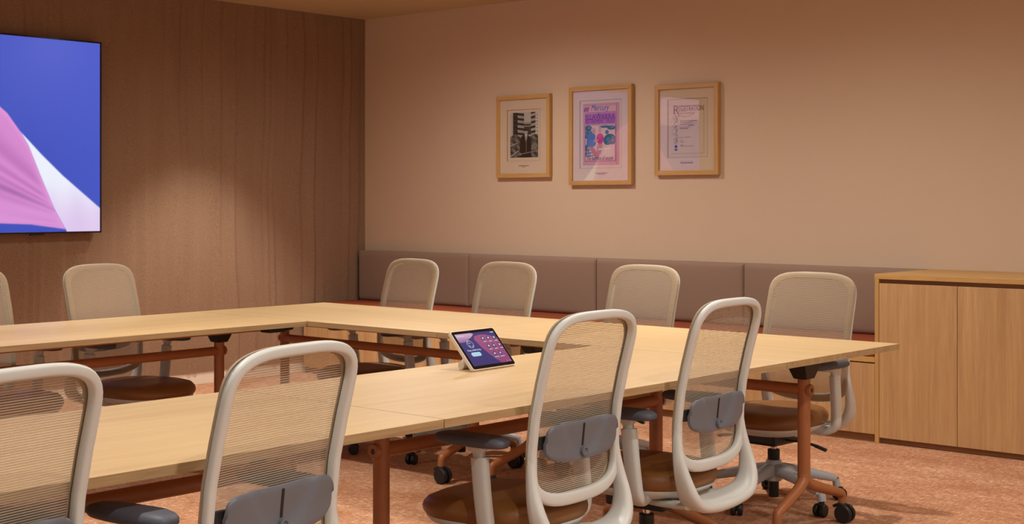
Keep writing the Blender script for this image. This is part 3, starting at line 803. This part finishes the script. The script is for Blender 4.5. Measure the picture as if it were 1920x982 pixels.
def picture(v0, v1, z0, z1, rail, label, kind):
    """frame spanning y v0..v1 (v0 < v1) and z0..z1 on the right wall; fronts face -X"""
    d = .030; cy = (v0+v1)/2; w = v1-v0; h = z1-z0
    t = empty('picture_frame', (UR, cy, z0))
    x0, x1 = -d-.006, -.006
    # mitred rails
    def railmesh(a, b, c, e):
        mb = MB(); mb.add([(x0, *a), (x0, *b), (x0, *c), (x0, *e), (x1, *a), (x1, *b), (x1, *c), (x1, *e)], [(0, 1, 2, 3), (4, 5, 6, 7), (0, 1, 5, 4), (1, 2, 6, 5), (2, 3, 7, 6), (3, 0, 4, 7)]); return mb
    y0, y1 = -w/2, w/2; r = rail
    railmesh((y0, 0), (y1, 0), (y1-r, r), (y0+r, r)).build('frame_rail', 'frame_wood_h', t, smooth=False, bevel=.0012)
    railmesh((y0, h), (y1, h), (y1-r, h-r), (y0+r, h-r)).build('frame_rail', 'frame_wood_h', t, smooth=False, bevel=.0012)
    railmesh((y0, 0), (y0, h), (y0+r, h-r), (y0+r, r)).build('frame_rail', 'frame_wood', t, smooth=False, bevel=.0012)
    railmesh((y1, 0), (y1, h), (y1-r, h-r), (y1-r, r)).build('frame_rail', 'frame_wood', t, smooth=False, bevel=.0012)
    box('backing', 'cab_dark', t, -.014, -.007, y0+r-.002, y1-r+.002, r-.002, h-r+.002, 0)
    xm = -.022
    box('glass', 'glass', t, xm-.0035, xm-.0015, y0+r-.001, y1-r+.001, r-.001, h-r+.001, 0)
    iw, ih = w-2*r, h-2*r
    rot = (R(90), 0, R(-90))
    # mat with a window opening: (cx, cz, half w, half h) as fractions of the inner area
    def mat_board(cx, cz, hw, hh):
        a0, a1, b0, b1 = y0+r, y1-r, r, h-r
        wy, wz = (a0+a1)/2-cx*iw, r+cz*ih; p0, p1, q0, q1 = wy-hw*iw, wy+hw*iw, wz-hh*ih, wz+hh*ih
        mb = MB()
        mb.box(xm, xm+.003, a0, p0, b0, b1); mb.box(xm, xm+.003, p1, a1, b0, b1); mb.box(xm, xm+.003, p0, p1, b0, q0); mb.box(xm, xm+.003, p0, p1, q1, b1)
        mb.build('mat_board', 'matboard', t, smooth=False)
        box('window_card', 'paper' if kind == 3 else 'matboard', t, xm+.003, xm+.005, p0-.01, p1+.01, q0-.01, q1+.01, 0)
        lip = MB(); e = .0014
        lip.box(xm-.0003, xm+.003, p0-e, p0, q0-e, q1+e); lip.box(xm-.0003, xm+.003, p1, p1+e, q0-e, q1+e); lip.box(xm-.0003, xm+.003, p0, p1, q1, q1+e); lip.box(xm-.0003, xm+.003, p0, p1, q0-e, q0)
        lip.build('bevel_line', 'ink_soft', t, smooth=False)
        return p0, p1, q0, q1
    def Y(s): return y1-r-s*iw          # s from left (viewer) to right
    def Z(q): return r+q*ih
    def bar(nm, m, s0, s1, q0, q1, x=-.0004):
        xx = xm+x; return box(nm, m, t, xx-.0003, xx, Y(s1), Y(s0), Z(q0), Z(q1), 0)
    if kind == 1:
        mat_board(0.0, .515, .348, .345)
        colour_grid('print', .592*iw, .608*ih, 96, 160, art_photo, 'print', t, (xm+.0028, Y(.508), Z(.519)), rot)
        bar('caption', 'ink_soft', .40, .61, .098, .110); bar('caption', 'ink_soft', .47, .54, .084, .092)
    if kind == 2:
        mat_board(-.004, .515, .372, .375)
        ph, pw = .685*ih, .655*iw; pc = (.505, .513)
        colour_grid('print', pw, ph, 110, 170, art_poster, 'print', t, (xm+.0028, Y(pc[0]), Z(pc[1])), rot)
        def ty(s, q): return (xm+.0022, Y(pc[0])+(.5-s)*pw, Z(pc[1])+(q-.5)*ph)
        text('lettering', 'Mercury', .055*ph/.4, 'ink_blue', t, ty(.46, .884), rot, .35, .50*pw)
        text('lettering', 'THE', .018*ph/.4, 'ink_purple', t, ty(.44, .808), rot, 0, .08*pw)
        text('lettering', 'ILLAWARRA', .045*ph/.4, 'ink_purple', t, ty(.475, .745), rot, 0, .80*pw)
        text('lettering', 'RETIREMENT TRUST', .042*ph/.4, 'ink_purple', t, ty(.475, .677), rot, 0, .80*pw)
        text('lettering', 'The business of people', .040*ph/.4, 'ink', t, ty(.46, .083), rot, .25, .72*pw)
        bar('caption', 'ink_soft', .40, .62, .081, .088); bar('caption', 'ink_soft', .44, .58, .068, .075)
    if kind == 3:
        mat_board(.010, .517, .356, .357)
        def ty(s, q): return (xm+.0022, Y(s), Z(q))
        text('lettering', 'COMMEMORATIVE RECORD', .012, 'ink_soft', t, ty(.52, .782), rot, 0, .40*iw)
        text('lettering', 'R', .085, 'ink_red', t, ty(.302, .690), rot)
        text('lettering', 'EGISTRATION', .050, 'ink_red', t, ty(.57, .725), rot, 0, .44*iw)
        text('lettering', 'OF A COMPANY', .014, 'ink_red', t, ty(.50, .688), rot, 0, .28*iw)
        x = .003
        for s0, s1, q, mm in ((.37, .68, .603, 'ink'), (.37, .60, .585, 'ink_soft'), (.37, .62, .562, 'ink_soft'), (.52, .62, .547, 'ink'), (.37, .55, .528, 'ink_soft'), (.37, .52, .512, 'ink'), (.38, .42, .405, 'ink_soft'), (.45, .57, .405, 'ink_soft'), (.38, .42, .365, 'ink_soft'), (.38, .45, .345, 'ink_soft'), (.38, .43, .308, 'ink'), (.38, .62, .296, 'ink_soft')):
            bar('printed_line', mm, s0, s1, q-.003, q+.003, x-.0002)
        # sweep under the title
        sw = [(xm+.0024, Y(.33+.30*k/12), Z(.69-.028*math.sin(math.pi*k/12)-.01+.012*k/12)) for k in range(13)]
        MB().sweep(sw, .0012, .0002, (1, 0, 0), n=6).build('flourish', 'ink_red', t)
        # foliage ornament down the left margin and a blue diamond
        rr = random.Random(4); orn = MB()
        for k in range(150):
            q = rr.uniform(.33, .68); s = .30+rr.gauss(0, .022); a = rr.uniform(0, 3.1); L = rr.uniform(.003, .007); wd = .0011
            cyy, czz = Y(s), Z(q); dx, dz = math.cos(a)*L, math.sin(a)*L; px, pz = -math.sin(a)*wd, math.cos(a)*wd; xx = xm+.0025
            orn.add([(xx, cyy-dx, czz-dz), (xx, cyy+px, czz+pz), (xx, cyy+dx, czz+dz), (xx, cyy-px, czz-pz)], [(0, 1, 2, 3)])
        orn.build('ornament', 'ink', t, smooth=False)
        dm = MB(); xx = xm+.0024; dy, dz = .032*iw, .026*ih
        dm.add([(xx, Y(.30)-dy, Z(.293)), (xx, Y(.30), Z(.293)+dz), (xx, Y(.30)+dy, Z(.293)), (xx, Y(.30), Z(.293)-dz)], [(0, 1, 2, 3)]); dm.build('diamond', 'ink_blue', t, smooth=False)
        dm = MB(); dm.add([(xx, Y(.30)-dy*1.2, Z(.262)), (xx, Y(.30)+dy*1.2, Z(.262)), (xx, Y(.30), Z(.238))], [(0, 1, 2)]); dm.build('ornament_tip', 'ink', t, smooth=False)
        sh = MB(); sh.box(xm+.0022, xm+.0028, Y(.80), Y(.21), Z(.205), Z(.208)); sh.box(xm+.0022, xm+.0028, Y(.803), Y(.80), Z(.205), Z(.80)); sh.build('page_edge', 'ink_soft', t, smooth=False)
        bar('plate', 'ink_soft', .388, .608, .085, .112); bar('plate_line', 'matboard', .395, .601, .098, .109, -.0008)
    tag(t, label, 'picture')
picture(6.492, 7.004, 1.489, 2.088, .030, 'leftmost framed picture, a black and white photo of a man in a suit', 1)
picture(5.767, 6.315, 1.431, 2.118, .030, 'middle framed picture, the tallest, with a magenta newspaper poster', 2)
picture(5.071, 5.574, 1.491, 2.093, .031, 'rightmost framed picture, a cream registration certificate', 3)

# ------------------------------------------------------------------ touch panel on the near table
def tab_picture(S, T):
    z = 0*S
    c = mixc([z+56, z+50, z+116], [z+66, z+56, z+124], T)
    e = ((S-.62)/.62)**2+((T-.10)/.82)**2
    left = np.interp(T, [0, .2, .5, .78, .9], [.72, .60, .47, .40, .44])
    k = sm(1-e, 0, .02)*sm(S-left, 0, .01)
    st = np.sin(np.arctan2(T+.3, 1.3-S)*60)*.5+.5
    c = mixc(c, mixc([z+176, z+88, z+134], [z+128, z+62, z+116], .6*st*(1-T)+.3*(1-T)), k)
    low = np.interp(S, [0, .12, .26, .36, .44, .5], [.74, .73, .80, .86, .93, 1.0])
    up = np.interp(S, [0, .3, .42, .5], [1.1, 1.1, 1.0, .93])
    k2 = sm(T-low, 0, .01)*sm(up-T, 0, .01)*(S < .5)
    c = mixc(c, mixc([z+170, z+116, z+166], [z+214, z+176, z+206], sm(T, .75, .95)), k2)
    return c
def touch_panel():
    a, b = Vector((3.588, 3.336)), Vector((3.827, 3.350)); mid = (a+b)/2
    rz = math.atan2(b.y-a.y, b.x-a.x)
    t = empty('touch_panel', (mid.x, mid.y, TH), rz)
    tilt = R(41); W, Hh = .240, .168; c, s = math.cos(tilt), math.sin(tilt)
    def place(o, lx, lh, ln=0.):       # lx across, lh up the face, ln out of the face
        o.location = (lx, lh*s-ln*c+.004, lh*c+ln*s*1.0+.006); o.rotation_euler = (R(90)-tilt, 0, 0); return o
    def plate(nm, m, w, h, d, r, lx, lh, ln, parent=t):
        pts = []
        for cx, cy, a0 in ((w/2-r, h/2-r, 0), (-w/2+r, h/2-r, 90), (-w/2+r, -h/2+r, 180), (w/2-r, -h/2+r, 270)):
            for k in range(5): th = R(a0+22.5*k); pts.append((cx+r*math.cos(th), cy+r*math.sin(th)))
        mb = MB().rings([[(x, y, 0) for x, y in pts], [(x, y, d) for x, y in pts]])
        o = mb.build(nm, m, None, smooth=False, bevel=min(.0015, d*.3)); o.parent = parent; return place(o, lx, lh, ln)
    plate('housing', 'white_plastic', W, Hh, .013, .010, 0, Hh/2, -.013)
    plate('bezel', 'black_gloss', W-.006, Hh-.006, .0012, .008, 0, Hh/2, 0)
    sw, sh = W-.026, Hh-.030
    place(colour_grid('screen', sw, sh, 120, 80, tab_picture, 'tab_screen', t, (0, 0, 0), (0, 0, 0)), 0, Hh/2, .0014)
    def at(sx, sy): return (sx-.5)*sw, Hh/2+(sy-.5)*sh
    def disc(nm, m, r, sx, sy, ln, n=16, hole=0.):
        mb = MB()
        if hole:
            pr = [[(q*math.cos(2*math.pi*k/n), q*math.sin(2*math.pi*k/n), zz) for k in range(n)] for q, zz in ((hole, 0), (r, 0), (r, .0002), (hole, .0002))]
            mb.rings(pr, closed=True)
        else: mb.lathe([(r, 0), (r, .0002)], n=n)
        o = mb.build(nm, m, t, smooth=False); return place(o, *at(sx, sy), ln)
    for sx, sy in ((.63, .80), (.77, .795), (.92, .79), (.66, .55), (.80, .55), (.945, .555), (.69, .30), (.835, .30)):
        disc('icon', 'ui_dark', .0088, sx, sy, .0017); disc('icon_glyph', 'ui_white' if (sx, sy) not in ((.80, .55), (.835, .30)) else 'ui_cyan', .0040, sx, sy, .0021)
        plate('icon_caption', 'ui_white', .016 if sy > .4 else .024, .0022, .0002, .0008, *at(sx+.01, sy-.105), .0017)
    disc('room_icon', 'ui_white', .0165, .235, .665, .0017, 24, .0154)
    plate('room_icon_screen', 'ui_white', .013, .011, .0002, .001, *at(.225, .72), .0017); plate('room_icon_inner', 'ui_dark', .011, .009, .0002, .001, *at(.225, .72), .0021)
    disc('room_icon_person', 'ui_white', .0042, .20, .60, .0017, 12, .0032); disc('room_icon_person', 'ui_white', .0042, .27, .585, .0017, 12, .0032)
    o = text('lettering', 'Room available all day', .010, 'ui_white', t, (0, 0, 0), (0, 0, 0), 0, .072, depth=.0001); place(o, *at(.245, .455), .0018)
    plate('button', 'ui_cyan', .052, .017, .0002, .0082, *at(.235, .345), .0017)
    plate('title', 'ui_white', .040, .0024, .0002, .0008, *at(.11, .93), .0017); plate('clock', 'ui_white', .018, .003, .0002, .0008, *at(.945, .955), .0017)
    plate('status_glyph', 'ui_white', .003, .003, .0002, .001, *at(.885, .04), .0017); plate('status_glyph', 'ui_white', .003, .003, .0002, .001, *at(.955, .04), .0017)
    st = MB()
    st.sweep([(-.06, .060, .066), (-.065, .075, .040), (-.068, .088, .016)], [.022, .020, .018], [.010, .012, .014], (0, 1, 0), n=16, sq=2.4)
    st.sweep([(.06, .060, .066), (.065, .075, .040), (.068, .088, .016)], [.022, .020, .018], [.010, .012, .014], (0, 1, 0), n=16, sq=2.4)
    st.sweep([(-.086, .090, .0145), (.086, .090, .0145)], .014, .014, (0, 0, 1), n=16, sq=2)
    st.build('stand', 'white_plastic', t)
    led = plate('status_tab', 'led', .006, .008, .004, .001, -W/2+.012, Hh+.002, -.010)
    tag(t, 'small tilted touch panel with a lit screen standing on the near table', 'touch panel')
touch_panel()
